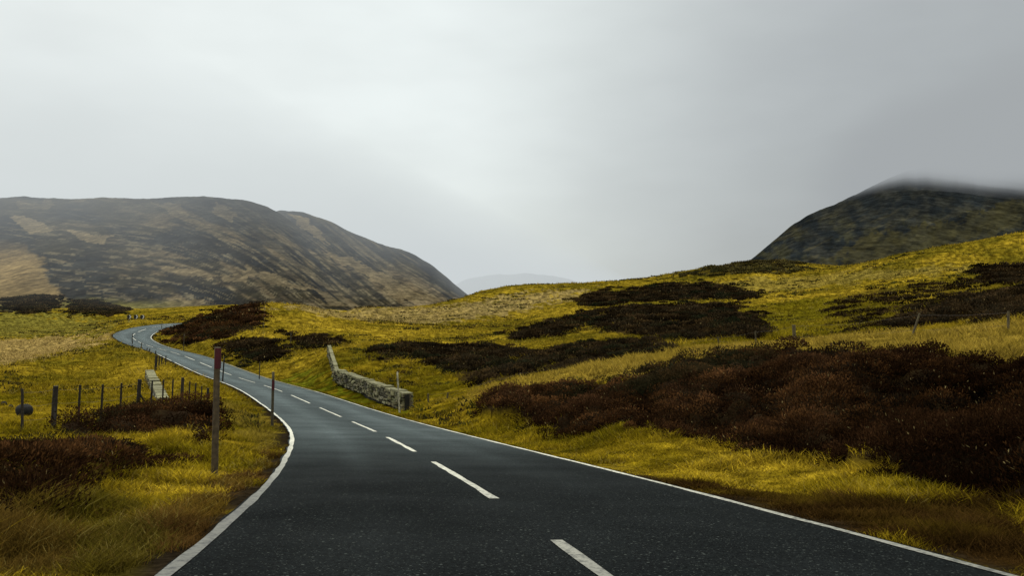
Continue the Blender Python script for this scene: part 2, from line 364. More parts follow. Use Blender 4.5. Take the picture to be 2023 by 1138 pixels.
# plan outlines of the patches of cover, traced from the photo onto the ground
def plan_poly(pix, step=14):
    pix = np.array(pix, float); out = []
    for a, b in zip(pix, np.roll(pix, -1, 0)):
        k = max(1, int(np.hypot(*(b - a)) / step)); out.append(a + (b - a) * np.arange(k)[:, None] / k)
    out = np.vstack(out)
    return ground_at(out[:, 0], out[:, 1])[:, :2]
def inside(poly, x, y):
    x = np.asarray(x, float); y = np.asarray(y, float); r = np.zeros(len(x), bool)
    lo = poly.min(0); hi = poly.max(0)
    k = np.where((x >= lo[0]) & (x <= hi[0]) & (y >= lo[1]) & (y <= hi[1]))[0]
    if not len(k): return r
    xx, yy = x[k], y[k]; c = np.zeros(len(k), bool)
    for (x1, y1), (x2, y2) in zip(poly, np.roll(poly, -1, 0)):
        if y1 == y2: continue
        t = ((y1 > yy) != (y2 > yy)) & (xx < (x2 - x1) * (yy - y1) / (y2 - y1) + x1); c ^= t
    r[k] = c
    return r
def wob(x, y, amt=1.0):
    r = np.hypot(x, y) * .012 * amt
    return (x + (fbm(x / (r * 60 + .01) * 2, y / (r * 60 + .01) * 2, 21, 2) - .5) * r * 2 if False else x + (fbm(x / 1.7, y / 1.7, 21, 3) - .5) * r * 5,
            y + (fbm(x / 1.7, y / 1.7, 25, 3) - .5) * r * 9)

HEATHER = {  # name: (outline, cover 0..1, clump height, tone, label)
 'bank': ([(945,828),(958,800),(985,792),(1050,775),(1110,763),(1180,751),(1260,735),(1360,722),(1450,709),(1560,701),(1650,703),(1740,708),(1800,714),(1850,716),(1930,720),(2090,720),(2120,990),(1960,978),(1870,965),(1790,948),(1760,918),(1700,930),(1640,905),(1560,905),(1490,900),(1440,872),(1350,862),(1280,842),(1240,832),(1150,850),(1080,838),(1000,820)], 1.0, .35, 'rust', 'long bank of dark rusty heather beside the right road edge'),
 'fence_mound': ([(118,860),(170,848),(215,830),(270,820),(340,812),(422,814),(423,858),(395,886),(370,860),(300,856),(220,870)], 1.0, .34, 'rust', 'low brown heather mound in front of the left fence posts'),
 'corner': ([(-60,902),(40,890),(80,894),(110,904),(180,898),(260,890),(340,894),(345,914),(260,934),(200,964),(130,947),(60,1007),(-60,1037)], .82, .18, 'rust', 'dark heather clumps at the left edge of the photo'),
 'slope_dome': ([(1000,668),(1040,652),(1130,628),(1200,611),(1290,603),(1400,600),(1450,608),(1490,622),(1520,647),(1525,664),(1490,674),(1400,671),(1300,673),(1230,662),(1150,642),(1090,668),(1020,676)], .93, .55, 'dark', 'large dark rounded heather patch in the middle of the right slope'),
 'slope_upper': ([(1130,592),(1200,577),(1300,564),(1400,560),(1470,570),(1495,582),(1470,594),(1400,591),(1250,599),(1170,606)], .9, .55, 'dark', 'flat dark heather strip high on the slope below the skyline'),
 'slope_lower': ([(735,694),(800,686),(870,681),(960,684),(1000,693),(1060,701),(1082,730),(1020,747),(965,766),(920,751),(870,729),(830,709),(760,713)], .85, .45, 'dark', 'black heather patch on the slope behind the stone wall'),
 'slope_middle': ([(1060,707),(1120,687),(1200,677),(1300,674),(1312,700),(1200,716),(1120,736),(1082,732)], .9, .45, 'dark', 'dark heather strip just above the right fence line'),
 'bend': ([(335,656),(380,641),(440,616),(480,605),(521,602),(521,636),(505,650),(480,652),(470,660),(420,672),(385,682),(365,676),(345,666)], .96, .5, 'rust', 'reddish brown heather block on the knoll inside the road bend'),
 'bend_lower': ([(440,683),(465,671),(520,671),(550,681),(563,700),(545,713),(500,712),(470,696)], .85, .45, 'dark', 'brown heather patch below the knoll close to the road'),
 'wall_top': ([(590,669),(640,661),(675,666),(680,681),(640,690),(600,689)], .7, .4, 'dark', 'small thin heather patch above the far end of the stone wall'),
 'right_upper': ([(1915,530),(2060,520),(2060,562),(1990,564),(1950,547)], .85, .5, 'dark', 'uppermost dark heather patch at the right photo edge'),
 'right_centre': ([(1760,641),(1830,621),(1880,596),(1920,589),(1925,611),(1900,633),(1800,656)], .92, .45, 'dark', 'wedge of dark heather beside the leaning fence post'),
 'right_lower': ([(1938,601),(1960,581),(2070,565),(2070,632),(1950,636)], .97, .5, 'dark', 'solid black heather block at the right photo edge above the grass'),
 'terrace_west': ([(5,592),(60,585),(92,587),(100,598),(96,610),(84,617),(60,619),(28,604)], .72, .3, 'terrace', 'left of the two dark heather banks at the hill foot'),
 'terrace_east': ([(152,593),(190,594),(242,613),(238,621),(195,621),(160,618),(146,606)], .72, .3, 'terrace', 'right of the two dark heather banks at the hill foot'),
 'slope_right': ([(1640,602),(1700,577),(1800,562),(1930,556),(1960,590),(1880,598),(1760,640),(1700,660),(1640,640)], .42, .35, 'dark', 'thin broken heather scattered on the slope left of the right photo edge'),
 'far_skyline': ([(1340,545),(1420,526),(1480,518),(1540,516),(1590,526),(1570,538),(1480,540),(1400,546)], .6, .45, 'olive', 'olive brown heather cap on the skyline knoll'),
}
HP = {k: plan_poly(v[0]) for k, v in HEATHER.items()}
HP_READY = True
ZONES = {
 'dark_left': [(-60,1000),(120,985),(230,1000),(330,1065),(250,1145),(-60,1145)],  # colour zones of the grass
 'straw_field': [(-200,730),(0,726),(60,712),(130,696),(180,682),(232,664),(150,664),(0,670),(-200,672)],
 'valley_green': [(-200,668),(0,666),(230,660),(225,640),(150,626),(0,606),(-200,606)],
 'crest_tan': [(525,604),(700,607),(850,607),(905,600),(1060,578),(1180,572),(1130,590),(1000,622),(850,640),(700,634),(600,618)],
 'mid_tan': [(1380,560),(1610,545),(1900,520),(1900,538),(1620,566),(1500,580)],
 'strip_yellow': [(900,785),(1100,735),(1300,698),(1420,684),(1600,672),(1800,655),(2060,630),(2060,722),(1850,722),(1600,705),(1400,712),(1150,745),(960,795)],
 'lawn': [(560,752),(600,735),(660,760),(800,805),(830,825),(700,795)],
 'verge_gold': [(430,790),(480,800),(540,830),(570,870),(540,900),(500,880),(440,860)],
 'brown_left': [(440,960),(540,900),(565,880),(575,900),(540,950),(480,1010),(330,1138),(160,1138),(220,1050),(330,1020)],
 'brown_right': [(1180,930),(1500,965),(1800,990),(2060,950),(2060,1140),(1900,1110),(1500,1010)],
 'brown_corner': [(-60,960),(90,1000),(160,1090),(120,1140),(-60,1140)],
 'slope_green': [(1500,670),(1520,600),(1600,590),(1750,590),(1850,600),(1700,660),(1600,668)],
}
ZP = {k: plan_poly(v, 25) for k, v in ZONES.items()}
def heather_mask(x, y):
    wx, wy = wob(x, y, .45); m = np.zeros(len(x))
    for k, poly in HP.items():
        hit = inside(poly, wx, wy); m[hit] = np.maximum(m[hit], HEATHER[k][1])
    return m
G_green = np.array((.118, .087, .0038)); G_olive = np.array((.200, .134, .006)); G_gold = np.array((.300, .197, .012))
G_straw = np.array((.235, .175, .045)); G_tan = np.array((.22, .155, .055)); G_brown = np.array((.072, .036, .009)); G_peat = np.array((.020, .012, .007))
def grass_colour(x, y):
    n = fbm(x / 7, y / 7, 31, 4); n2 = fbm(x / 1.3, y / 1.3, 37, 3); n3 = fbm(x / 28, y / 28, 41, 3)
    t = np.clip((n - .5) * 2.4 + (n2 - .5) * 1.3 + (n3 - .5) * 1.0 + .42, 0, 1)
    c = np.where((t < .5)[:, None], mix(G_green, G_olive, t * 2), mix(G_olive, G_gold, t * 2 - 1))
    n4 = fbm(x / .38, y / .38, 47, 2); nr_ = 1 - sstep(25, 55, np.hypot(x, y)); c = c * (1 + nr_ * (1.5 * (n4 - .5)))[:, None]
    wx, wy = wob(x, y, 1.4)
    def zone(k, col, a):
        nonlocal c
        h = inside(ZP[k], wx, wy)
        if h.any():
            w = np.clip(a * (.55 + .9 * n2[h]), 0, 1); c[h] = mix(c[h], col, w)
    zone('valley_green', np.array((.16, .135, .022)), .75); zone('straw_field', np.array((.30, .20, .06)), 1.1); zone('crest_tan', G_tan * 1.2, .75); zone('mid_tan', np.array((.22, .16, .03)), .65)
    zone('strip_yellow', np.array((.31, .205, .028)), .95); zone('lawn', np.array((.115, .115, .005)), .9); zone('verge_gold', np.array((.21, .145, .02)), .7)
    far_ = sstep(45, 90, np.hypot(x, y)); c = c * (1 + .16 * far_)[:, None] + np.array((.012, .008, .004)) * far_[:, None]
    zone('slope_green', np.array((.14, .112, .004)), .6)
    zone('brown_left', G_brown, .85); zone('brown_right', G_brown * .38, 1.0); zone('dark_left', np.array((.062, .048, .006)), .8); zone('brown_corner', G_brown, .6)  # brown_right: dead grass, its colour blackened further as painted corner vignette
    return c

# ------------------------------------------------------------------ ground sheet
def build_ground():
    az = np.radians(np.concatenate([np.arange(-75, -36, .6), np.arange(-36, 36, .085), np.arange(36, 75.1, .6)]))
    r = np.exp(np.linspace(math.log(2.2), math.log(430), 640))
    Aa, Rr = np.meshgrid(az, r); x = (np.sin(Aa) * Rr).ravel(); y = (np.cos(Aa) * Rr).ravel()
    z = height(x, y); lat, rz, arc = road_coords(x, y)
    hm = heather_mask(x, y)
    z = z + 0 * hm
    edge = np.degrees(np.abs(Aa.ravel())); rr = Rr.ravel()
    z = z - sstep(405, 430, rr) * 25                                 # tuck the rim under the valley floor sheet
    c = grass_colour(x, y) * .62
    tuss = fbm(x / .45, y / .45, 61, 2); c = c * (.40 + 1.1 * sstep(.25, .75, tuss))[:, None]
    c = mix(c, G_peat * .8, hm * .97)
    e = np.abs(lat) - ROAD_W / 2
    c = mix(c, np.array((.016, .011, .006)), (1 - sstep(.1, .75, e + (fbm(x / .5, y / .5, 71, 2) - .5) * .8)))
    # dark wet runnel across the field
    nr, na = len(r), len(az)
    i, j = np.meshgrid(np.arange(nr - 1), np.arange(na - 1), indexing='ij')
    a = (i * na + j).ravel(); Q = np.stack([a, a + 1, a + na + 1, a + na], 1)[:, ::-1]
    o = mesh_np('ground', np.stack([x, y, z], 1), Q, M_ground, c, smooth=True)
    tag(o, kind='structure')
build_ground()
# wide valley floor that carries the ground to the horizon
n = 96; rad = [380, 700, 1500, 4000, 12000]
V = []; C = []
for rr_ in rad:
    for k in range(n):
        g = 2 * math.pi * k / n; V.append((rr_ * math.cos(g), rr_ * math.sin(g), -16)); C.append((.14, .11, .02))
Q = [(i * n + k, (i + 1) * n + k, (i + 1) * n + (k + 1) % n, i * n + (k + 1) % n) for i in range(len(rad) - 1) for k in range(n)]
tag(mesh_np('valley_floor', V, np.array(Q), M_hill, np.array(C)), kind='structure')

# ------------------------------------------------------------------ road and its painted lines
def strip(name, s_a, s_b, o_a, o_b, lift, mat, col, ds=.75, no=2, rag=0.0, kind='structure'):
    s_ = np.arange(s_a, s_b + ds * .5, ds); o_ = np.linspace(o_a, o_b, no)
    S, O = np.meshgrid(s_, o_, indexing='ij'); O = O.copy()
    if rag:
        O[:, 0] += (vnoise(s_ * 1.7, s_ * 0, 5) - .5) * rag; O[:, -1] += (vnoise(s_ * 1.7, s_ * 0 + 40, 6) - .5) * rag
    V = road_point(S.ravel(), O.ravel(), lift)
    i, j = np.meshgrid(np.arange(len(s_) - 1), np.arange(no - 1), indexing='ij'); a = (i * no + j).ravel()
    Q = np.stack([a, a + no, a + no + 1, a + 1], 1)[:, ::-1]
    c = col(S.ravel(), O.ravel()) if callable(col) else np.broadcast_to(np.asarray(col, float), (len(V), 3))
    return V, Q, c
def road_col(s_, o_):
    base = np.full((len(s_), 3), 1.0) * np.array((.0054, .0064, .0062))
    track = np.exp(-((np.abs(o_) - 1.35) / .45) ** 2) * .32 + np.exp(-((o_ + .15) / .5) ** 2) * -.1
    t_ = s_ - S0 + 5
    painted_fade = .8 + 6.6 * sstep(9, 30, t_) ** 1.2 + 2.5 * sstep(32, 90, t_) + (.5 + 2.5 * sstep(8, 20, t_)) * (fbm(t_ / 12, o_ / .45, 79, 3) - .5) + .35 * (fbm(s_ / 9, o_ / 1.5, 77, 3) - .5)  # asphalt colour carries painted vignette close up and sky sheen farther off
    return base * (painted_fade * (1 + track))[:, None]
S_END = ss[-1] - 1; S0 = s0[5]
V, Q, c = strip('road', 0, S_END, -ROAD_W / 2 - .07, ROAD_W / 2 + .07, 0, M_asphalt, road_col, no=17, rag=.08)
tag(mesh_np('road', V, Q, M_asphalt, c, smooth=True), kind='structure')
S0 = s0[5]                                                          # arc length where the measured road starts
def lines(name, segs, off, w, col, lift=.006):
    VV, QQ, CC = [], [], []; n_ = 0
    for a_, b_ in segs:
        V, Q, c = strip(name, a_, b_, off - w / 2, off + w / 2, lift, M_line, col, ds=min(.4, (b_ - a_) / 4), no=3, rag=.03)
        VV.append(V); QQ.append(Q + n_); CC.append(c); n_ += len(V)
    tag(mesh_np(name, np.vstack(VV), np.vstack(QQ), M_line, np.vstack(CC)), kind='structure')
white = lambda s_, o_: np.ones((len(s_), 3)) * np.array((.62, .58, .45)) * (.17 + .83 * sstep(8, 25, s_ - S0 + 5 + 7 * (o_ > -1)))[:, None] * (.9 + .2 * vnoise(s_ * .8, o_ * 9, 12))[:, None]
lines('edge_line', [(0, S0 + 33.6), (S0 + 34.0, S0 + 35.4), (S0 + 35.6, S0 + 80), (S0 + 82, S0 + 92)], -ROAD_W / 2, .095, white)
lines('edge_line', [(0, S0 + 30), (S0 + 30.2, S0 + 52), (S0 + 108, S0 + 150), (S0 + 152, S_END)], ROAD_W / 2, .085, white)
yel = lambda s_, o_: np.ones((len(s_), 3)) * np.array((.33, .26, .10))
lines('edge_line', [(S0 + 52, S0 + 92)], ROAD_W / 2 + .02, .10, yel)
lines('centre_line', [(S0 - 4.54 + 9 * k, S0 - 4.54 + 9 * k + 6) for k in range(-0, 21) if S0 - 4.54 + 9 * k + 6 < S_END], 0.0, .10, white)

# ------------------------------------------------------------------ scattered cover
def sector(n, az0, az1, r0, r1):
    az = np.radians(rng.uniform(az0, az1, n)); r = np.exp(rng.uniform(math.log(r0), math.log(r1), n))
    return np.sin(az) * r, np.cos(az) * r
def blade_mesh(name, x, y, z, h, w, col, lean, two=False):
    n = len(x); g = rng.uniform(0, 2 * math.pi, n); ca, sa = np.cos(g), np.sin(g)
    la = rng.uniform(0, 2 * math.pi, n); lx, ly = np.cos(la) * lean * h, np.sin(la) * lean * h
    b = np.stack([x, y, z - .03], 1); wv = np.stack([ca * w / 2, sa * w / 2, np.zeros(n)], 1)
    tip = b + np.stack([lx, ly, h], 1)
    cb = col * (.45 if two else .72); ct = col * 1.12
    if not two:
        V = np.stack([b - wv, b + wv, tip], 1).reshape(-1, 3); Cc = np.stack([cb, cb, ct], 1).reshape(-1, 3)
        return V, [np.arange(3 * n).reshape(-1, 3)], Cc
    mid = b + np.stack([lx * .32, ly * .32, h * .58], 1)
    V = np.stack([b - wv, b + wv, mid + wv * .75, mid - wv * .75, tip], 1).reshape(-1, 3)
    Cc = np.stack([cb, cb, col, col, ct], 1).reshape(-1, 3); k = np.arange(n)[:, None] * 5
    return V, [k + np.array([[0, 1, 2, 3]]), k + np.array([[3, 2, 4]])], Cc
def verge_ok(x, y, gap=.3):
    lat, rz, arc = road_coords(x, y)
    e = np.abs(lat) - ROAD_W / 2
    return e > gap - .12 + (fbm(x / .6, y / .6, 71, 2) - .3) * .5, e
def grass(name, n_tuft, per, r0, r1, h0, label, two):
    x, y = sector(n_tuft, -37, 37, r0, r1)
    ok, e = verge_ok(x, y); hm = heather_mask(x, y); ok &= (hm < rng.random(len(x)) * .9 + .08)
    x, y, e = x[ok], y[ok], e[ok]
    c = grass_colour(x, y) * (1 + rng.normal(0, 1, len(x)) * (.12 + .14 * (np.hypot(x, y) < 30)))[:, None].clip(.4, 1.7)
    dead = (rng.random(len(x)) < .06) & ~inside(ZP['brown_right'], x, y); c[dead] = mix(c[dead], G_straw, .65)
    dk = rng.random(len(x)) < np.where(np.hypot(x, y) < 40, .12, .05); c[dk] = mix(c[dk], G_brown, .6)
    dens = fbm(x / .9, y / .9, 83, 3); tall = .55 + 1.25 * sstep(.4, .75, dens)
    r_ = np.hypot(x, y); strip_ = inside(ZP['strip_yellow'], x, y); tall = np.where(strip_, tall * 1.35, tall); lawn_ = inside(ZP['lawn'], x, y); tall = np.where(lawn_, tall * .3, tall)
    tall *= .45 + .55 * sstep(.1, 1.0, e); br_ = inside(ZP['brown_left'], x, y) | inside(ZP['brown_right'], x, y); tall = np.where(br_ & (x < y * .02), tall * 1.7 + .3, tall); rv_ = (x > y * .02 - 1) & (r_ < 24) & ~br_; tall = np.where(rv_, tall * .95, tall)
    r = np.hypot(x, y)
    X = np.repeat(x, per); Yy = np.repeat(y, per); R_ = np.repeat(r, per); spread = .05 + .0022 * R_
    X = X + rng.normal(0, 1, len(X)) * spread; Yy = Yy + rng.normal(0, 1, len(X)) * spread * 1.6
    ok2, _ = verge_ok(X, Yy, .22); X, Yy, R_ = X[ok2], Yy[ok2], R_[ok2]
    T = np.repeat(tall, per)[ok2]; Cc = np.repeat(c, per, 0)[ok2] * rng.uniform(.8, 1.2, len(X))[:, None]
    Z = height(X, Yy)
    h = h0 * T * rng.uniform(.6, 1.25, len(X)); w = np.maximum(.007, R_ * .0010) * rng.uniform(.7, 1.3, len(X))
    V, Fc, Cv = blade_mesh(name, X, Yy, Z, h, w, Cc, rng.uniform(.3, 1.7, len(X)), two)
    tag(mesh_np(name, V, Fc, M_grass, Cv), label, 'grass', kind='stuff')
grass('verge_grass', 80000, 7, 4.2, 22, .11, 'rough olive and gold grass on the verges near the camera', True)
grass('moor_grass', 70000, 5, 18, 60, .135, 'yellow green tussock grass along the road and behind the heather bank', False)
grass('hillside_grass', 52000, 4, 55, 330, .26, 'olive and tan grass on the far slopes and valley field', False)

TONES = {'rust': [(.035, .0155, .0062), (.024, .0115, .005), (.054, .0235, .0078), (.014, .0092, .005)], 'dark': [(.017, .0115, .0055), (.023, .014, .006), (.013, .0095, .005), (.034, .020, .0075)], 'terrace': [(.030, .020, .009), (.040, .026, .010), (.024, .018, .009), (.05, .034, .012)], 'olive': [(.055, .044, .012), (.04, .03, .01), (.07, .055, .015), (.03, .022, .01)]}
def heather(name_key, n_clump, sprigs):
    pix, cover, ch, tone, label = HEATHER[name_key]; poly = HP[name_key]
    r = np.hypot(poly[:, 0], poly[:, 1]); az = np.degrees(np.arctan2(poly[:, 0], poly[:, 1]))
    x, y = sector(n_clump * 6, az.min() - .6, az.max() + .6, r.min() * .985, r.max() * 1.015)
    wx, wy = wob(x, y, .45); core = inside(poly, wx, wy) & (rng.random(len(x)) < cover); vx, vy = wob(x, y, 2.2)
    stray = ~core & inside(poly, vx, vy) & (rng.random(len(x)) < .3); ok = core | stray
    if cover < .96: ok &= fbm(x / 2.2, y / 2.2, 91, 3) > .36 + .35 * (1 - cover) - .12 * 0
    v_ok, e = verge_ok(x, y, .4); ok &= v_ok
    x, y, stray = x[ok][:n_clump], y[ok][:n_clump], stray[ok][:n_clump]
    if len(x) < 5: return
    z = height(x, y); rr = np.hypot(x, y)
    rad = (.36 + .0085 * np.minimum(rr, 170)) * rng.uniform(.6, 1.35, len(x)) * np.where(stray, .55, 1); hh = ch * np.where(stray, .6, 1) * (.75 + .5 * vnoise(x / 2.3 + 4, y / 2.9, 63)) * (.55 + .9 * fbm(x / 1.6, y / 1.6, 97, 2)) * rng.uniform(.7, 1.2, len(x))
    pal = np.array(TONES[tone]); pi = np.clip((fbm(x / 1.9, y / 1.9, 101, 2) * 5 - .6 + rng.normal(0, .7, len(x))).astype(int), 0, 3); base = pal[pi] * rng.uniform(.65, 1.35, len(x))[:, None]
    relief = sstep(.3, .85, np.maximum(vnoise(x / 1.15, y / 1.15, 57), .85 * vnoise(x / .8 + 9, y / .8, 58))); base = base * (.40 + 1.15 * relief)[:, None]  # shading painted into the colour: hollows darkened, mound tops brightened
    if name_key in ('corner', 'fence_mound'): base = base * .72
    if name_key == 'bank': base = base * (1 - .6 * sstep(.25, .5, x / y))[:, None]      # right end of the bank painted darker as corner vignette
    k = sprigs; N_ = len(x) * k
    th = rng.uniform(0, 2 * math.pi, N_); cz = rng.uniform(.05, 1, N_); sz = np.sqrt(1 - cz ** 2)
    d = np.stack([np.cos(th) * sz, np.sin(th) * sz, cz], 1)
    X = np.repeat(np.stack([x, y, z], 1), k, 0); RR = np.repeat(rad, k); HH = np.repeat(hh, k); rrr = np.repeat(rr, k)
    shell = rng.uniform(.72, 1.03, N_)
    P_ = X + d * np.stack([RR * shell, RR * shell, HH * shell], 1)
    ln = np.maximum(.055, rrr * .0024) * rng.uniform(.6, 1.4, N_); wd = np.maximum(.016, rrr * .0012) * rng.uniform(.7, 1.3, N_)
    dirv = d + np.array((0, 0, .5)) + rng.normal(0, .45, (N_, 3)); dirv /= np.linalg.norm(dirv, axis=1)[:, None]
    side = np.cross(dirv, rng.normal(0, 1, (N_, 3))); side /= np.linalg.norm(side, axis=1)[:, None]
    a = P_ - dirv * ln[:, None] * .55; tip = P_ + dirv * ln[:, None] * .55; md = P_ + dirv * ln[:, None] * .05
    V = np.stack([a, md + side * wd[:, None] / 2, tip, md - side * wd[:, None] / 2], 1).reshape(-1, 3)
    C_ = np.repeat(base, k, 0) * (.45 + .75 * cz * shell)[:, None] * rng.uniform(.7, 1.35, N_)[:, None]  # clump sides and inner sprigs darkened in colour as painted dome shading
    gl = rng.random(N_) < .006; C_[gl] = np.array((.16, .115, .045)) * rng.uniform(.5, 1.2, gl.sum())[:, None]
    gr = (fbm(X[:, 0] / 2.5, X[:, 1] / 2.5, 113, 2) > .68) & (X[:, 0] < .38 * X[:, 1]); C_[gr] = C_[gr] * .5 + np.array((.010, .014, .006)) * .6
    V4 = np.repeat(C_, 4, 0)
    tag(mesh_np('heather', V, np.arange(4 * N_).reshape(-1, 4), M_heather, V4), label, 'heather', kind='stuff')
for key, nc, sp in (('bank', 2600, 190), ('fence_mound', 330, 130), ('corner', 420, 170), ('slope_dome', 760, 120), ('slope_upper', 420, 90), ('slope_lower', 560, 120), ('slope_middle', 360, 120),
                    ('bend', 520, 100), ('bend_lower', 220, 100), ('wall_top', 90, 90), ('right_upper', 220, 100), ('right_centre', 280, 120), ('right_lower', 320, 130), ('slope_right', 330, 80),
                    ('terrace_west', 700, 30), ('terrace_east', 600, 30), ('far_skyline', 260, 50)):
    heather(key, nc, sp)
def rushes():
    """loose dark tufts dotted over the open slopes"""
    x, y = sector(12000, -34, 34, 26, 240)
    f = fbm(x / 9, y / 9, 131, 3); ok = (f > .53) & (heather_mask(x, y) < .2); v_ok, e = verge_ok(x, y, 1.0); ok &= v_ok
    ok &= ~inside(ZP['straw_field'], x, y) & ~inside(ZP['lawn'], x, y) & ~inside(ZP['strip_yellow'], x, y)
    ok &= rng.random(len(x)) < np.clip((f - .5) * 6, .12, .8)
    x, y = x[ok], y[ok]; z = height(x, y); rr = np.hypot(x, y); k = 14
    N_ = len(x) * k; X = np.repeat(x, k); Yy = np.repeat(y, k); Z = np.repeat(z, k); R_ = np.repeat(rr, k); sp = (.06 + .0022 * R_)
    X = X + rng.normal(0, 1, N_) * sp * 1.3; Yy = Yy + rng.normal(0, 1, N_) * sp
    base = np.array([(.020, .018, .006), (.035, .022, .008), (.05, .045, .008)])[rng.integers(0, 3, len(x))]
    C_ = np.repeat(base, k, 0) * rng.uniform(.6, 1.4, N_)[:, None]
    h = (.13 + .0006 * R_) * rng.uniform(.5, 1.4, N_); w = np.maximum(.03, R_ * .0030)
    V, Fc, Cv = blade_mesh('rushes', X, Yy, Z, h, w, C_, rng.uniform(.2, .9, N_))
    tag(mesh_np('rush_tufts', V, Fc, M_heather, Cv), 'small dark tufts dotted over the grassy slopes', 'tufts', kind='stuff')
rushes()

# ------------------------------------------------------------------ hills
def hill(name, crest, d_crest, d_base, z_base, colour, power=1.25, rows=170, back=250, gully=6.0, seed=200, extra_px=()):
    crest = np.array(crest, float); pxs = np.arange(crest[0, 0], crest[-1, 0] + .1, 2.0)
    py = np.interp(pxs, crest[:, 0], crest[:, 1]); py = _smooth(py, 4) + (fbm(pxs / 22, pxs * 0, seed, 4, .6) - .5) * 3.6
    dc = d_crest(pxs) if callable(d_crest) else np.full(len(pxs), float(d_crest))
    zb = z_base(pxs) if callable(z_base) else np.full(len(pxs), float(z_base))
    rx = np.array([ray(a, b) for a, b in zip(pxs, py)])
    v = np.concatenate([np.linspace(0, 1, rows), 1 + np.linspace(.05, 1, 12)])
    Vv, Pp = np.meshgrid(v, np.arange(len(pxs)), indexing='ij')
    D = d_base + (dc[Pp] - d_base) * np.minimum(Vv, 1) + np.maximum(Vv - 1, 0) * back
    zc = rx[Pp, 1] * dc[Pp]; t = np.minimum(Vv, 1)
    z = zb[Pp] + (zc - zb[Pp]) * (t ** power); z = z - np.maximum(Vv - 1, 0) ** 1.3 * back * .35
    x = rx[Pp, 0] * D
    g = (fbm(x / 70 + D / 260, D / 420, seed + 7, 4) - .5) * gully * 2 * np.sin(np.pi * np.clip(t, 0, 1)) ** .7
    z = z + g
    a_ = np.arange(len(pxs)); i, j = np.meshgrid(np.arange(len(v) - 1), np.arange(len(pxs) - 1), indexing='ij'); a = (i * len(pxs) + j).ravel()
    Q = np.stack([a, a + 1, a + len(pxs) + 1, a + len(pxs)], 1)
    c = colour(x.ravel(), D.ravel(), z.ravel(), pxs[Pp].ravel(), t.ravel())
    tag(mesh_np(name, np.stack([x.ravel(), D.ravel(), z.ravel()], 1), Q, M_hill, c, smooth=True), kind='structure')
HILL_TAN = [([(10,432),(55,428),(112,455),(60,460)], .8), ([(140,455),(222,468),(210,482),(158,474)], .8), ([(425,402),(475,418),(455,444),(415,422)], .35), ([(300,394),(345,402),(480,482),(440,476)], .35), ([(556,414),(600,432),(648,482),(600,456)], .7),
            ([(648,500),(700,512),(790,552),(885,603),(845,608),(790,585),(720,545)], .75), ([(480,524),(540,545),(615,572),(600,580),(490,540)], .6), ([(442,538),(498,543),(492,558),(448,552)], .8), ([(325,524),(445,543),(430,552),(335,536)], .7), ([(355,592),(412,596),(405,606),(372,604)], .7), ([(30,398),(110,396),(90,412),(40,410)], .3), ([(600,560),(660,592),(700,606),(640,604)], .6)]
def moor_col(x, y, z, px, t):
    # heather slopes with pale grass runs that follow the fall of the hill, down and to the right
    py = 620 - z / y * F
    k = .12 + .46 * sstep(200, 800, px)
    u = py - k * (px - 300); w = px * .85 + py * .5
    f = fbm(u / 26, w / 120, 211, 5, .6); f2 = fbm(px / 38, py / 13, 223, 5, .62); f3 = fbm(px / 130, py / 60, 229, 3); f4 = fbm(u / 9, w / 60, 235, 4, .6)
    low = 1 - sstep(.30, .85, t)
    c = mix(np.array((.024, .0232, .0195)), np.array((.010, .0105, .0105)), sstep(.38, .60, f2 * .6 + f3 * .4))
    c = mix(c, np.array((.040, .032, .016)), sstep(.46, .60, f3 * .5 + f * .5) * .6)
    tanm = sstep(.60, .68, f * .6 + f4 * .4 + .03 * low + .02 * sstep(500, 800, px))
    c = mix(c, np.array((.125, .090, .048)), tanm * (.25 + .40 * low))
    th = sstep(.585, .64, fbm(u / 3.6, w / 34, 241, 4, .6)) * (.25 + .75 * low); c = mix(c, np.array((.14, .11, .062)), th * .55)
    run = sstep(.60, .66, fbm(u / 8, w / 170, 251, 4, .55)) * sstep(430, 640, px) * sstep(410, 500, py + (f2 - .5) * 60); c = mix(c, np.array((.12, .092, .052)), run * .5)
    dk = sstep(.56, .62, fbm(px / 30, py / 9, 261, 4)) ; c = mix(c, np.array((.016, .014, .011)), dk * .65 * low)
    qx = px + (f - .5) * 46 + (f4 - .5) * 18; qy = py + (f2 - .5) * 22 + (f4 - .5) * 8
    for poly, a in HILL_TAN:
        h = inside(np.array(poly, float), qx, qy); c[h] = mix(c[h], np.array((.135, .10, .052)), a * (.55 + .8 * f4[h]))
    edge_ = 118 - (578 - py) * .62 + (f2 - .5) * 70
    tri = sstep(-6, 12, edge_ - px) * sstep(470, 520, py + (f - .5) * 60); c = mix(c, np.array((.17, .115, .048)), tri * (.6 + .5 * f4))
    foot = sstep(588, 606, py + (f2 - .5) * 22) * (1 - sstep(230, 420, px)); c = mix(c, np.array((.15, .125, .03)), foot * (.5 + .6 * f4))
    return c
hill('hillside', [(-700,470),(-400,430),(-200,400),(0,391),(50,388),(90,391),(150,393),(200,390),(290,393),(330,390),(400,387),(480,394),(530,409),(570,432),(620,470),(680,525),(760,585),(840,625)], 960, 345, -3.0, moor_col, power=1.15, gully=7)
hill('hillside', [(430,440),(500,424),(555,416),(600,419),(650,437),(700,462),(760,485),(810,498),(850,521),(890,555),(915,575),(935,590),(960,612)], 1120, 430, -4.0, moor_col, power=1.1, gully=7, seed=260)
def far_col(x, y, z, px, t): return mix(np.array((.02, .02, .02)), np.array((.07, .065, .045)), sstep(.45, .6, fbm(x / 500, z / 90, 281, 3)))
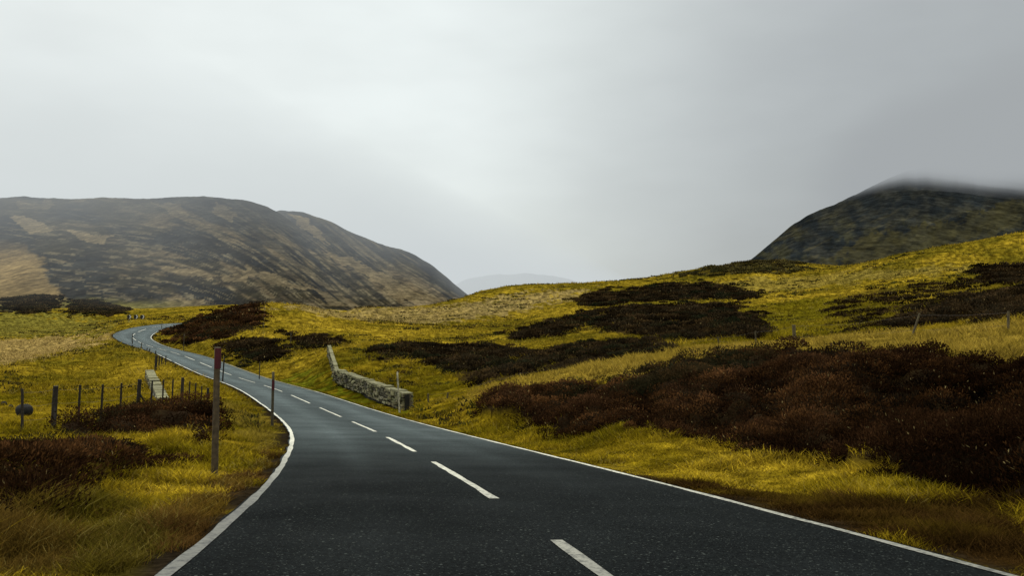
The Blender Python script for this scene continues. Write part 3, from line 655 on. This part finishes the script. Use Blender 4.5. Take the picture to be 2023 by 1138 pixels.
hill('far_hill', [(740,640),(830,600),(885,570),(920,552),(955,545),(985,541),(1010,543),(1035,539),(1060,543),(1095,545),(1120,551),(1150,559),(1185,572),(1230,592),(1300,625)], 4800, 3400, -10, far_col, rows=40, gully=25, back=900, seed=300)
def peak_col(x, y, z, px, t):
    py_ = 620 - z / y * F; f = fbm(px / 26, py_ / 20, 311, 5, .6); f2 = fbm((px - py_ * .5) / 24, (px + py_) / 34, 317, 5, .6)
    c = mix(np.array((.012, .014, .0145)), np.array((.022, .022, .018)), sstep(.4, .65, f))
    py = 620 - z / y * F; g = fbm((py - .1 * px) / 13, px / 19, 331, 5, .65); c = mix(c, np.array((.05, .044, .018)), sstep(.46, .66, f2 * .5 + g * .5) * sstep(400, 470, py + (f - .5) * 70) * .45)
    c = mix(c, np.array((.075, .062, .03)), sstep(.60, .66, fbm((py + .42 * px) / 7, px / 50, 337, 4)) * sstep(390, 450, py) * .3)
    qx = px + (f - .5) * 90; qy = py + (g - .5) * 40; h = inside(np.array([(1640,540),(1675,482),(1750,455),(1880,438),(1990,398),(2060,392),(2060,420),(1920,478),(1810,515),(1700,540)], float), qx, qy); c[h] = mix(c[h], np.array((.040, .034, .014)), .75 * (.4 + .9 * g[h]))
    c = mix(c, np.array((.008, .009, .009)), sstep(.5, .68, fbm((py + .3 * px) / 14, px / 20, 341, 5, .6)) * .5)
    return c
hill('mountain', [(1400,560),(1440,547),(1480,517),(1510,492),(1560,448),(1600,422),(1650,404),(1700,379),(1750,354),(1790,338),(1830,330),(1880,325),(1950,321),(2100,312),(2500,300),(2900,300)], 720, 290, lambda p: 2 + 0 * p, peak_col, power=1.0, gully=8, seed=330)

# ------------------------------------------------------------------ haze in the valley and cloud on the peak
def prism(name, plan, z0, z1, mat):
    n = len(plan); V = [(x, y, z0) for x, y in plan] + [(x, y, z1) for x, y in plan]
    me = bpy.data.meshes.new(name)
    me.from_pydata(V, [], [tuple(range(n))[::-1], tuple(range(n, 2 * n))] + [(i, (i + 1) % n, n + (i + 1) % n, n + i) for i in range(n)])
    me.materials.append(mat); o = bpy.data.objects.new(name, me); COL.objects.link(o)
    return tag(o, kind='structure')
def haze_mat(name, density, colour):
    m, nt, N, L = new_mat(name)
    ab = nd(N, 'ShaderNodeVolumeAbsorption'); ab.inputs['Color'].default_value = (0, 0, 0, 1); ab.inputs['Density'].default_value = density
    em = nd(N, 'ShaderNodeEmission'); em.inputs['Color'].default_value = (*colour, 1); em.inputs['Strength'].default_value = density
    ad = nd(N, 'ShaderNodeAddShader'); L.new(ab.outputs[0], ad.inputs[0]); L.new(em.outputs[0], ad.inputs[1])
    out = nd(N, 'ShaderNodeOutputMaterial'); L.new(ad.outputs[0], out.inputs['Volume'])
    return m
HAZE = (.60, .645, .66)
def mist_body():
    # a bank of haze filling the valley; it thins to nothing along its right-hand side
    plan = [(-2200, 340, 330), (-75, 340, -30), (1350, 5800, -30), (1350, 7500, -30), (-3500, 7500, 360), (-3500, 900, 360)]
    n = len(plan); V = [(x, y, -45) for x, y, z in plan] + [(x, y, z) for x, y, z in plan] + [(-560, 340, 330), (-300, 5800, 360), (-300, 7500, 360)]
    a, b, c = 2 * n, 2 * n + 1, 2 * n + 2
    T = [(n, a, n + 5), (a, n + 1, n + 2), (a, n + 2, b), (b, n + 2, n + 3), (b, n + 3, c), (a, b, n + 5), (b, n + 4, n + 5), (b, c, n + 4)]
    S = [(i, (i + 1) % n, n + (i + 1) % n, n + i) for i in (1, 2, 4, 5)] + [(0, 1, n + 1, a, n), (3, 4, n + 4, c, n + 3)]
    me = bpy.data.meshes.new('mist'); me.from_pydata(V, [], [tuple(range(n))[::-1]] + T + S); me.materials.append(haze_mat('valley_mist', .00055, HAZE))
    o = bpy.data.objects.new('mist', me); COL.objects.link(o); tag(o, kind='structure')
mist_body()
def cloud_mat():
    m, nt, N, L = new_mat('hill_cloud')
    geo = nd(N, 'ShaderNodeNewGeometry'); sep = nd(N, 'ShaderNodeSeparateXYZ'); L.new(geo.outputs['Position'], sep.inputs[0])
    nz = nd(N, 'ShaderNodeTexNoise'); nz.inputs['Scale'].default_value = .012; nz.inputs['Detail'].default_value = 3; L.new(geo.outputs['Position'], nz.inputs['Vector'])
    def rm(src, a, b, c, d, smooth=True):
        mr = nd(N, 'ShaderNodeMapRange'); mr.interpolation_type = 'SMOOTHSTEP' if smooth else 'LINEAR'
        for k, v in zip(('From Min', 'From Max', 'To Min', 'To Max'), (a, b, c, d)): mr.inputs[k].default_value = v
        L.new(src, mr.inputs['Value']); return mr.outputs['Result']
    def mth(op, a, b):
        n = nd(N, 'ShaderNodeMath', operation=op)
        for k, s_ in enumerate((a, b)):
            if isinstance(s_, float): n.inputs[k].default_value = s_
            else: L.new(s_, n.inputs[k])
        return n.outputs[0]
    zz = mth('ADD', sep.outputs[2], rm(nz.outputs['Fac'],   .3, .7, -9., 9., False))
    dens = mth('MULTIPLY', rm(zz, 54., 116., 0., 1.), rm(zz, 118., 185., 1., 0.))
    dens = mth('MULTIPLY', dens, rm(sep.outputs[0], 262., 372., 0., 1.))
    dens = mth('MULTIPLY', dens, rm(sep.outputs[1], 430., 600., 0., 1.))
    dens = mth('MULTIPLY', dens, rm(sep.outputs[1], 700., 880., 1., 0.))
    dens = mth('MULTIPLY', dens, .06)
    ab = nd(N, 'ShaderNodeVolumeAbsorption'); ab.inputs['Color'].default_value = (0, 0, 0, 1); L.new(dens, ab.inputs['Density'])
    em = nd(N, 'ShaderNodeEmission'); em.inputs['Color'].default_value = (.375, .40, .415, 1); L.new(dens, em.inputs['Strength'])
    ad = nd(N, 'ShaderNodeAddShader'); L.new(ab.outputs[0], ad.inputs[0]); L.new(em.outputs[0], ad.inputs[1])
    out = nd(N, 'ShaderNodeOutputMaterial'); L.new(ad.outputs[0], out.inputs['Volume'])
    m.cycles.homogeneous_volume = False
    return m
prism('cloud', [(190, 420), (900, 420), (1000, 1000), (190, 1000)], 70, 300, cloud_mat())

# ------------------------------------------------------------------ poles, fences, walls, boards
WOOD = np.array((.062, .048, .022)); WOOD_DK = np.array((.014, .0105, .006)); WOOD_PALE = np.array((.21, .19, .125))
def spot(px, D):
    x = (px - CX) / F * D / (math.cos(PITCH) + math.sin(PITCH) * 0.0)
    return np.array((x, D, on_ground(x, D)))
def tapered_pole(mb, base, top, r0, r1, c, n=12, rough=.12):
    mb.tube(base, top, r0, r1, c, n=n, rough=rough, rings=9)
def snow_pole(px, D, px_top, py_top, r, label, c=WOOD, red=None):
    """a roadside snow pole; red = (upper px row, lower px row) of its reflector"""
    g = spot(px, D); top = at(px_top, py_top, D)
    o = empty('snow_pole', g); tag(o, label, 'snow pole', 'snow poles along the road')
    mb = MB(); tapered_pole(mb, g + (0, 0, -.3), top, r * 1.06, r * .9, c); mb.build('pole', M_wood, o, smooth=True)
    if red:
        za, zb_ = at(px_top, red[0], D)[2], at(px_top, red[1], D)[2]
        V = []; Q = []; nn = 11; C_ = []
        for z in np.linspace(zb_, za, 5):
            t = (z - g[2]) / (top[2] - g[2]); ax = g + (top - g) * t
            for i in range(nn):
                a = math.radians(-115 + 175 * i / (nn - 1)); V.append((ax[0] + math.cos(a) * (r + .006), ax[1] + math.sin(a) * (r + .006), z)); C_.append(np.array((.048, .003, .005)) * rng.uniform(.8, 1.2))
        for i in range(4):
            for j in range(nn - 1): Q.append((i * nn + j, i * nn + j + 1, (i + 1) * nn + j + 1, (i + 1) * nn + j))
        m2 = MB(); m2.add(V, Q, np.array(C_)); m2.build('reflector', M_paint, o, smooth=True)
    return o
snow_pole(427, 12.6, 430, 686, .049, 'tall thick snow pole with a red band, nearest the camera on the left verge', c=np.array((.060, .041, .019)), red=(688, 728))
snow_pole(539.5, 29, 540, 735, .048, 'slim snow pole with a small red band standing at the left road line', c=WOOD * .75, red=(752, 771))
snow_pole(441, 58, 443, 706, .05, 'dark plain snow pole just behind the big red banded pole', c=WOOD_DK)
snow_pole(262, 117, 262, 659, .055, 'dark snow pole at the left road edge before the far bend', c=WOOD_DK)
snow_pole(320, 147, 320, 636, .045, 'faint thin snow pole on the inside of the far bend', c=WOOD)
snow_pole(364, 106, 364, 660, .045, 'thin brown snow pole in front of the red heather knoll', c=WOOD * .8)
snow_pole(791, 41.5, 785, 735, .045, 'pale bleached snow pole leaning in front of the stone wall', c=WOOD_PALE * 1.15)
snow_pole(362, 172, 362, 629, .045, 'farthest snow pole, beyond the bend at the edge of the heather', c=WOOD)
def marker(px, D, py_top, r, label, c):
    g = spot(px, D); top = at(px, py_top, D); mb = MB(); tapered_pole(mb, (0, 0, -.2), top - g, r, r * .95, c, n=8)
    o = mb.build('marker_post', M_wood); o.location = g; tag(o, label, 'post', 'short posts beside the road')
marker(513.5, 66, 715, .04, 'short brown post on the right verge below the small heather patch', WOOD_DK * 1.4)
marker(575, 92, 658, .05, 'small grey post on the open grass above the right verge', WOOD)
marker(224, 175, 637, .06, 'small dark post in the valley grass left of the chevron boards', WOOD_DK)

def fence(name, posts, label, group, thick=(), wires=3, r=.035, c=WOOD_DK, struts=(), wire_h=1.0):
    """posts: (px at base, depth, px at top, py at top)"""
    g0 = spot(posts[0][0], posts[0][1]); o = empty(name, g0); tag(o, label, 'fence', group)
    line = []
    for k, (px, D, pxt, pyt) in enumerate(posts):
        g = spot(px, D); t = at(pxt, pyt, D); rr = r * 2.0 if k in thick else r
        mb = MB(); tapered_pole(mb, g + (0, 0, -.25), t, rr * 1.05, rr * .95, c * rng.uniform(.75, 1.5), n=9 if k in thick else 7); mb.build('post', M_wood, o, smooth=False)
        line.append((g, t))
    mb = MB()
    for (g1, t1), (g2, t2) in zip(line[:-1], line[1:]):
        for w_ in range(wires):
            f_ = .30 + .62 * w_ / max(1, wires - 1)
            a = g1 + (t1 - g1) * f_; b = g2 + (t2 - g2) * f_; mid = (a + b) / 2 - (0, 0, .03 * np.linalg.norm(b - a) / 2)
            mb.tube(a, mid, .003, .003, (.06, .045, .035), n=4); mb.tube(mid, b, .003, .003, (.06, .045, .035), n=4)
    mb.build('wire', M_wire, o)
    for k, dxy in struts:
        g, t = line[k]; mb = MB(); mb.tube(g + np.array((dxy[0], dxy[1], -.15)), g + (t - g) * .62, .035, .03, c, n=7, rough=.15, rings=4); mb.build('strut', M_wood, o)
    return o
def lf(px): return (-12.5 + 3.61) / ((px - CX) / F + .157)
fence('wire_fence', [(49, lf(49), 44, 769)] + [(p, lf(p), p + q, y) for p, q, y in ((109, 1, 763), (158, 0, 761), (202, 1, 760), (240, 0, 757), (274, 2, 750), (300, 1, 752), (323, 0, 750), (342, 0, 750), (361, 0, 746), (375, 0, 754), (387, 0, 757), (399, 0, 763), (412, -1, 767))],
      'row of dark wooden posts and wire across the left verge behind the heather mound', 'fences in the valley', thick=(1, 5, 9, 13), struts=((1, (.22, -.3)), (5, (.45, .3))))
fence('wire_fence', [(847, 43.4, 846, 778), (883, 44.4, 885, 776), (957, 46, 957, 757), (1028.7, 48, 1028, 737), (1091, 50, 1091, 728), (1157, 53, 1156, 721), (1287.5, 55, 1287, 692), (1420, 52, 1418, 666), (1493, 47, 1492, 654), (1569, 42, 1568, 642), (1795, 33, 1817, 619), (1990, 30, 1992, 615)],
      'sparse pale posts and slack wire in the long grass above the right heather bank', 'fences in the valley', thick=(9,), c=WOOD * .9, r=.045, wires=2)
fence('wire_fence', [(309, 66, 309, 703), (315, 68, 315, 705), (321, 70, 320, 704), (328, 73, 328, 703)], 'four dark posts close together at the far end of the low parapet', 'fences in the valley', thick=(0,), wires=3, r=.05)
fence('wire_fence', [(308, 86, 308, 693), (296, 92, 296, 689), (291, 95, 291, 687), (280, 102, 280, 677), (262, 111, 262, 674), (239, 126, 239, 669)], 'small dark posts following the left road edge towards the bend', 'fences in the valley', r=.055, wires=2)
fence('wire_fence', [(520, 103, 520, 664), (521, 111, 521, 642), (522, 119, 522, 624), (523, 127, 523, 608), (524, 136, 525, 592)], 'thin fence climbing the straight edge of the heather knoll', 'fences in the valley', r=.05, wires=2, c=WOOD)

def stone_run(mb_w, mb_c, a, b, h, th, courses, face_c, cop_w=.34, zt=None):
    """one straight length of dry stone wall from a to b (ground points) with slabs on top"""
    a = np.asarray(a, float); b = np.asarray(b, float); d = b - a; Lh = math.hypot(d[0], d[1]); u = np.array((d[0] / Lh, d[1] / Lh, 0)); nrm_ = np.array((u[1], -u[0], 0))
    up = np.array((0, 0, 1.0)); slope = d[2] / Lh
    mb_w.box((a + b) / 2 + up * (h / 2 - .2), (d / 2) * 1.0, nrm_ * (th / 2 - .07), up * (h / 2 + .18), (.012, .011, .008))
    for side in (-1, 1):
        for k in range(courses):
            s_ = -rng.uniform(0, .2)
            while s_ < Lh:
                ln = rng.uniform(.2, .75); hh = h / courses * rng.uniform(.6, 1.1); s1 = min(s_ + ln, Lh)
                cen_s = (max(s_, 0) + s1) / 2; w2 = max(.03, (s1 - max(s_, 0)) / 2 - .03)
                cen = a + u * cen_s + up * (slope * cen_s + (k + .5) * h / courses - .05) + nrm_ * side * (th / 2 - .06 + rng.uniform(-.05, .06))
                col = np.array(face_c) * rng.uniform(.4, 1.9) * np.array((1, rng.uniform(.92, 1.06), rng.uniform(.75, 1.05)))
                mb_w.box(cen, u * w2 + up * slope * w2, nrm_ * .09, up * hh / 2 * .86, col, jit=.08)
                s_ = s1 + .01
    s_ = 0
    while s_ < Lh - .05:
        ln = min(rng.uniform(.6, 1.15), Lh - s_); cs = s_ + ln / 2
        cen = a + u * cs + up * (slope * cs + h - .01 + rng.uniform(-.045, .045))
        mb_c.box(cen, u * (ln / 2 - .015) + up * slope * ln / 2, nrm_ * (th / 2 + .03), up * .05, np.array((.155, .14, .07)) * rng.uniform(.7, 1.2), jit=.03)
        s_ += ln
    return u, nrm_
n_end = at(806, 800, 42.6); w_bend = at(664, 753, 60.0); f_end = at(650, 702, 71.5)
for q in (n_end, w_bend, f_end): q[2] = min(q[2], on_ground(q[0], q[1])) + .02
wall = empty('stone_wall', n_end); tag(wall, 'grey dry stone wall with slab coping on the right of the road, bending uphill at its far end', 'stone wall')
mw, mc = MB(), MB()
stone_run(mw, mc, n_end, w_bend, .80, .46, 5, (.085, .077, .044))
stone_run(mw, mc, w_bend + np.array((.0, .25, 0)), f_end, .78, .20, 5, (.08, .073, .042))
ud = (n_end - w_bend); ud[2] = 0; ud /= np.linalg.norm(ud)
mw.build('wall_body', M_stone, wall); mc.build('coping', M_stone, wall)
me_ = MB(); me_.tube(n_end + ud * .12 + np.array((.10, -.12, -.2)), n_end + ud * .12 + np.array((.10, -.12, .82)), .04, .035, WOOD, n=8, rough=.1, rings=4); me_.build('end_post', M_wood, wall)

p_near = at(322, 786, 45.2); p_far = at(295, 732, 61.0)
par = empty('stone_parapet', (p_near[0], p_near[1], on_ground(p_near[0], p_near[1]))); tag(par, 'low bridge parapet with wide flat coping slabs left of the road', 'parapet')
mw, mc = MB(), MB(); hp = .95
stone_run(mw, mc, p_near - np.array((0, 0, hp)), p_far - np.array((0, 0, hp)), hp, .50, 6, (.10, .092, .06))
mw.build('wall_body', M_stone, par); mc.build('coping', M_stone, par)

def chevron(px, label):
    D = 166.0; c0 = at(px, 626, D); g = spot(px, D); o = empty('chevron_board', g); tag(o, label, 'road sign', 'chevron boards on the outside of the far bend')
    hw, hh = .40, .37
    mb = MB(); mb.box(c0, (hw, 0, 0), (0, .02, 0), (0, 0, hh), (.008, .008, .008)); mb.build('board', M_paint, o)
    t = .17; V = []; x0 = .00
    prof = [(x0, hh - .01), (x0 + t, hh - .01), (hw - .01, 0), (x0 + t, -hh + .01), (x0, -hh + .01), (hw - t - .03, 0)]
    for dy in (-.026, -.020): V += [(c0[0] + a, c0[1] + dy, c0[2] + b) for a, b in prof]
    Q = [(0, 5, 2, 1), (5, 4, 3, 2)] + [(i, (i + 1) % 6, 6 + (i + 1) % 6, 6 + i) for i in range(6)]
    mb = MB(); mb.add(V, Q, (.5, .5, .47)); mb.build('chevron', M_paint, o)
    mb = MB(); mb.tube((c0[0] - .05, c0[1] + .06, g[2] - .3), (c0[0] - .05, c0[1] + .06, c0[2] + .3), .035, .035, (.16, .155, .14), n=8); mb.build('post', M_paint, o)
for px, lb in ((255.3, 'leftmost of the three black and white chevron boards at the bend'), (268.5, 'middle one of the three black and white chevron boards at the bend'), (281.3, 'rightmost of the three black and white chevron boards at the bend')): chevron(px, lb)

def boulder(px, py, wpx, hpx, label):
    g = ground_at(px, py)[0]; s_ = g[1] / F; a, b = wpx * s_ / 2, hpx * s_
    nu, nv = 20, 12; V = []; Q = []
    ph = rng.uniform(0, 9)
    for i in range(nv + 1):
        for j in range(nu):
            t = math.pi * i / nv; f_ = 2 * math.pi * j / nu; r_ = 1 + .06 * math.sin(2 * f_ + ph) * math.sin(t) + .05 * math.sin(3 * t + ph) + .05 * math.sin(5 * f_ + 2 * t)
            V.append((math.sin(t) * math.cos(f_) * a * r_, math.sin(t) * math.sin(f_) * a * .8 * r_, b * .42 + math.cos(t) * b * .55 * r_))
    for i in range(nv):
        for j in range(nu): Q.append((i * nu + j, (i + 1) * nu + j, (i + 1) * nu + (j + 1) % nu, i * nu + (j + 1) % nu))
    o = mesh_np('boulder', V, np.array(Q), M_stone, np.full((len(V), 3), .013) * (1.0, .95, .8), smooth=True); o.location = g; tag(o, label, 'boulder', 'dark boulders on the left slope')
boulder(48, 823, 33, 25, 'large dark boulder directly behind the leftmost thin fence post')
boulder(8, 803, 11, 10, 'small dark boulder at the left photo edge')
boulder(21, 809, 11, 9, 'small low boulder between the big boulder and the one at the photo edge')


# ------------------------------------------------------------------ light, sky, camera
SUN_EL, SUN_AZ = math.radians(48), math.radians(-50)                 # high, from the front left, through cloud
w = bpy.data.worlds.new('World'); sc.world = w; w.use_nodes = True
nt = w.node_tree; N = nt.nodes; L = nt.links; N.clear()
sky = N.new('ShaderNodeTexSky'); sky.sky_type = 'NISHITA'; sky.sun_disc = False; sky.sun_elevation = SUN_EL; sky.sun_rotation = SUN_AZ
sky.air_density = 1; sky.dust_density = 4
bg1 = N.new('ShaderNodeBackground'); bg1.inputs['Strength'].default_value = .05; L.new(sky.outputs[0], bg1.inputs[0])
tc = N.new('ShaderNodeTexCoord')
nrm = N.new('ShaderNodeVectorMath'); nrm.operation = 'NORMALIZE'; L.new(tc.outputs['Generated'], nrm.inputs[0])
sep = N.new('ShaderNodeSeparateXYZ'); L.new(nrm.outputs[0], sep.inputs[0])
def wmap(src, a, b, c, d, kind='SMOOTHSTEP'):
    mr = N.new('ShaderNodeMapRange'); mr.interpolation_type = kind
    for k, v in zip(('From Min', 'From Max', 'To Min', 'To Max'), (a, b, c, d)): mr.inputs[k].default_value = v
    L.new(src, mr.inputs['Value']); return mr.outputs['Result']
def wm(op, a, b):
    n = N.new('ShaderNodeMath'); n.operation = op
    for k, s_ in enumerate((a, b)):
        if isinstance(s_, (int, float)): n.inputs[k].default_value = s_
        else: L.new(s_, n.inputs[k])
    return n.outputs[0]
# cloud sheet: soft stretched noise on the direction, thick dark cloud toward the mountain, brighter overhead
mp = N.new('ShaderNodeMapping'); mp.inputs['Scale'].default_value = (1.0, 1.0, 2.6); L.new(nrm.outputs[0], mp.inputs[0])
nz = N.new('ShaderNodeTexNoise'); nz.inputs['Scale'].default_value = 3.2; nz.inputs['Detail'].default_value = 3; nz.inputs['Roughness'].default_value = .45; L.new(mp.outputs[0], nz.inputs['Vector'])
nz2 = N.new('ShaderNodeTexNoise'); nz2.inputs['Scale'].default_value = 7; nz2.inputs['Detail'].default_value = 3; L.new(mp.outputs[0], nz2.inputs['Vector'])
dk = N.new('ShaderNodeVectorMath'); dk.operation = 'DOT_PRODUCT'; L.new(nrm.outputs[0], dk.inputs[0])
ddir = np.array((math.sin(math.radians(31)) * math.cos(math.radians(9)), math.cos(math.radians(31)) * math.cos(math.radians(9)), math.sin(math.radians(9)))); dk.inputs[1].default_value = tuple(ddir)
dkv = wm('ADD', dk.outputs['Value'], wm('MULTIPLY', wm('SUBTRACT', nz.outputs['Fac'], .5), .07))
dark = wmap(dkv, .82, 1.03, 1.0, .50)
lum = wm('MULTIPLY', dark, wmap(nz.outputs['Fac'], .25, .75, .95, 1.05))
lum = wm('MULTIPLY', lum, wmap(nz2.outputs['Fac'], .25, .75, .97, 1.03))
lum = wm('MULTIPLY', lum, wmap(sep.outputs[2], 0.0, .25, .90, 1.02))
lum = wm('MULTIPLY', lum, wmap(sep.outputs[2], .42, .95, 1.0, 2.9))
tint = N.new('ShaderNodeMix'); tint.data_type = 'RGBA'; L.new(wmap(dark, .4, .95, 0., 1.), tint.inputs[0]); tint.inputs[6].default_value = (.70, .742, .755, 1); tint.inputs[7].default_value = (.735, .785, .77, 1)
bg2 = N.new('ShaderNodeBackground'); L.new(tint.outputs[2], bg2.inputs[0]); L.new(lum, bg2.inputs[1])
ad = N.new('ShaderNodeAddShader'); L.new(bg1.outputs[0], ad.inputs[0]); L.new(bg2.outputs[0], ad.inputs[1])
# only a trace of clear sky comes through the cloud
bg1.inputs['Strength'].default_value = .01
wo = N.new('ShaderNodeOutputWorld'); L.new(ad.outputs[0], wo.inputs[0])
sun = bpy.data.lights.new('sun', 'SUN'); sun.energy = .9; sun.angle = math.radians(25); sun.color = (1, .97, .92)
so = bpy.data.objects.new('sun', sun); COL.objects.link(so)
so.rotation_euler = (math.radians(90) - SUN_EL, 0, -SUN_AZ + math.pi)
cam = bpy.data.cameras.new('camera'); cam.sensor_width = 36; cam.lens = F / 2023 * 36; cam.clip_start = .1; cam.clip_end = 20000
co = bpy.data.objects.new('camera', cam); COL.objects.link(co); co.location = (0, 0, 0); co.rotation_euler = (math.radians(90) + PITCH, 0, 0)
sc.camera = co
sc.view_settings.view_transform = 'Standard'; sc.view_settings.look = 'None'; sc.view_settings.exposure = 0; sc.view_settings.gamma = 1
sc.cycles.volume_step_rate = .25; sc.cycles.volume_max_steps = 256; sc.cycles.max_bounces = 5; sc.cycles.volume_bounces = 0; sc.cycles.transparent_max_bounces = 8
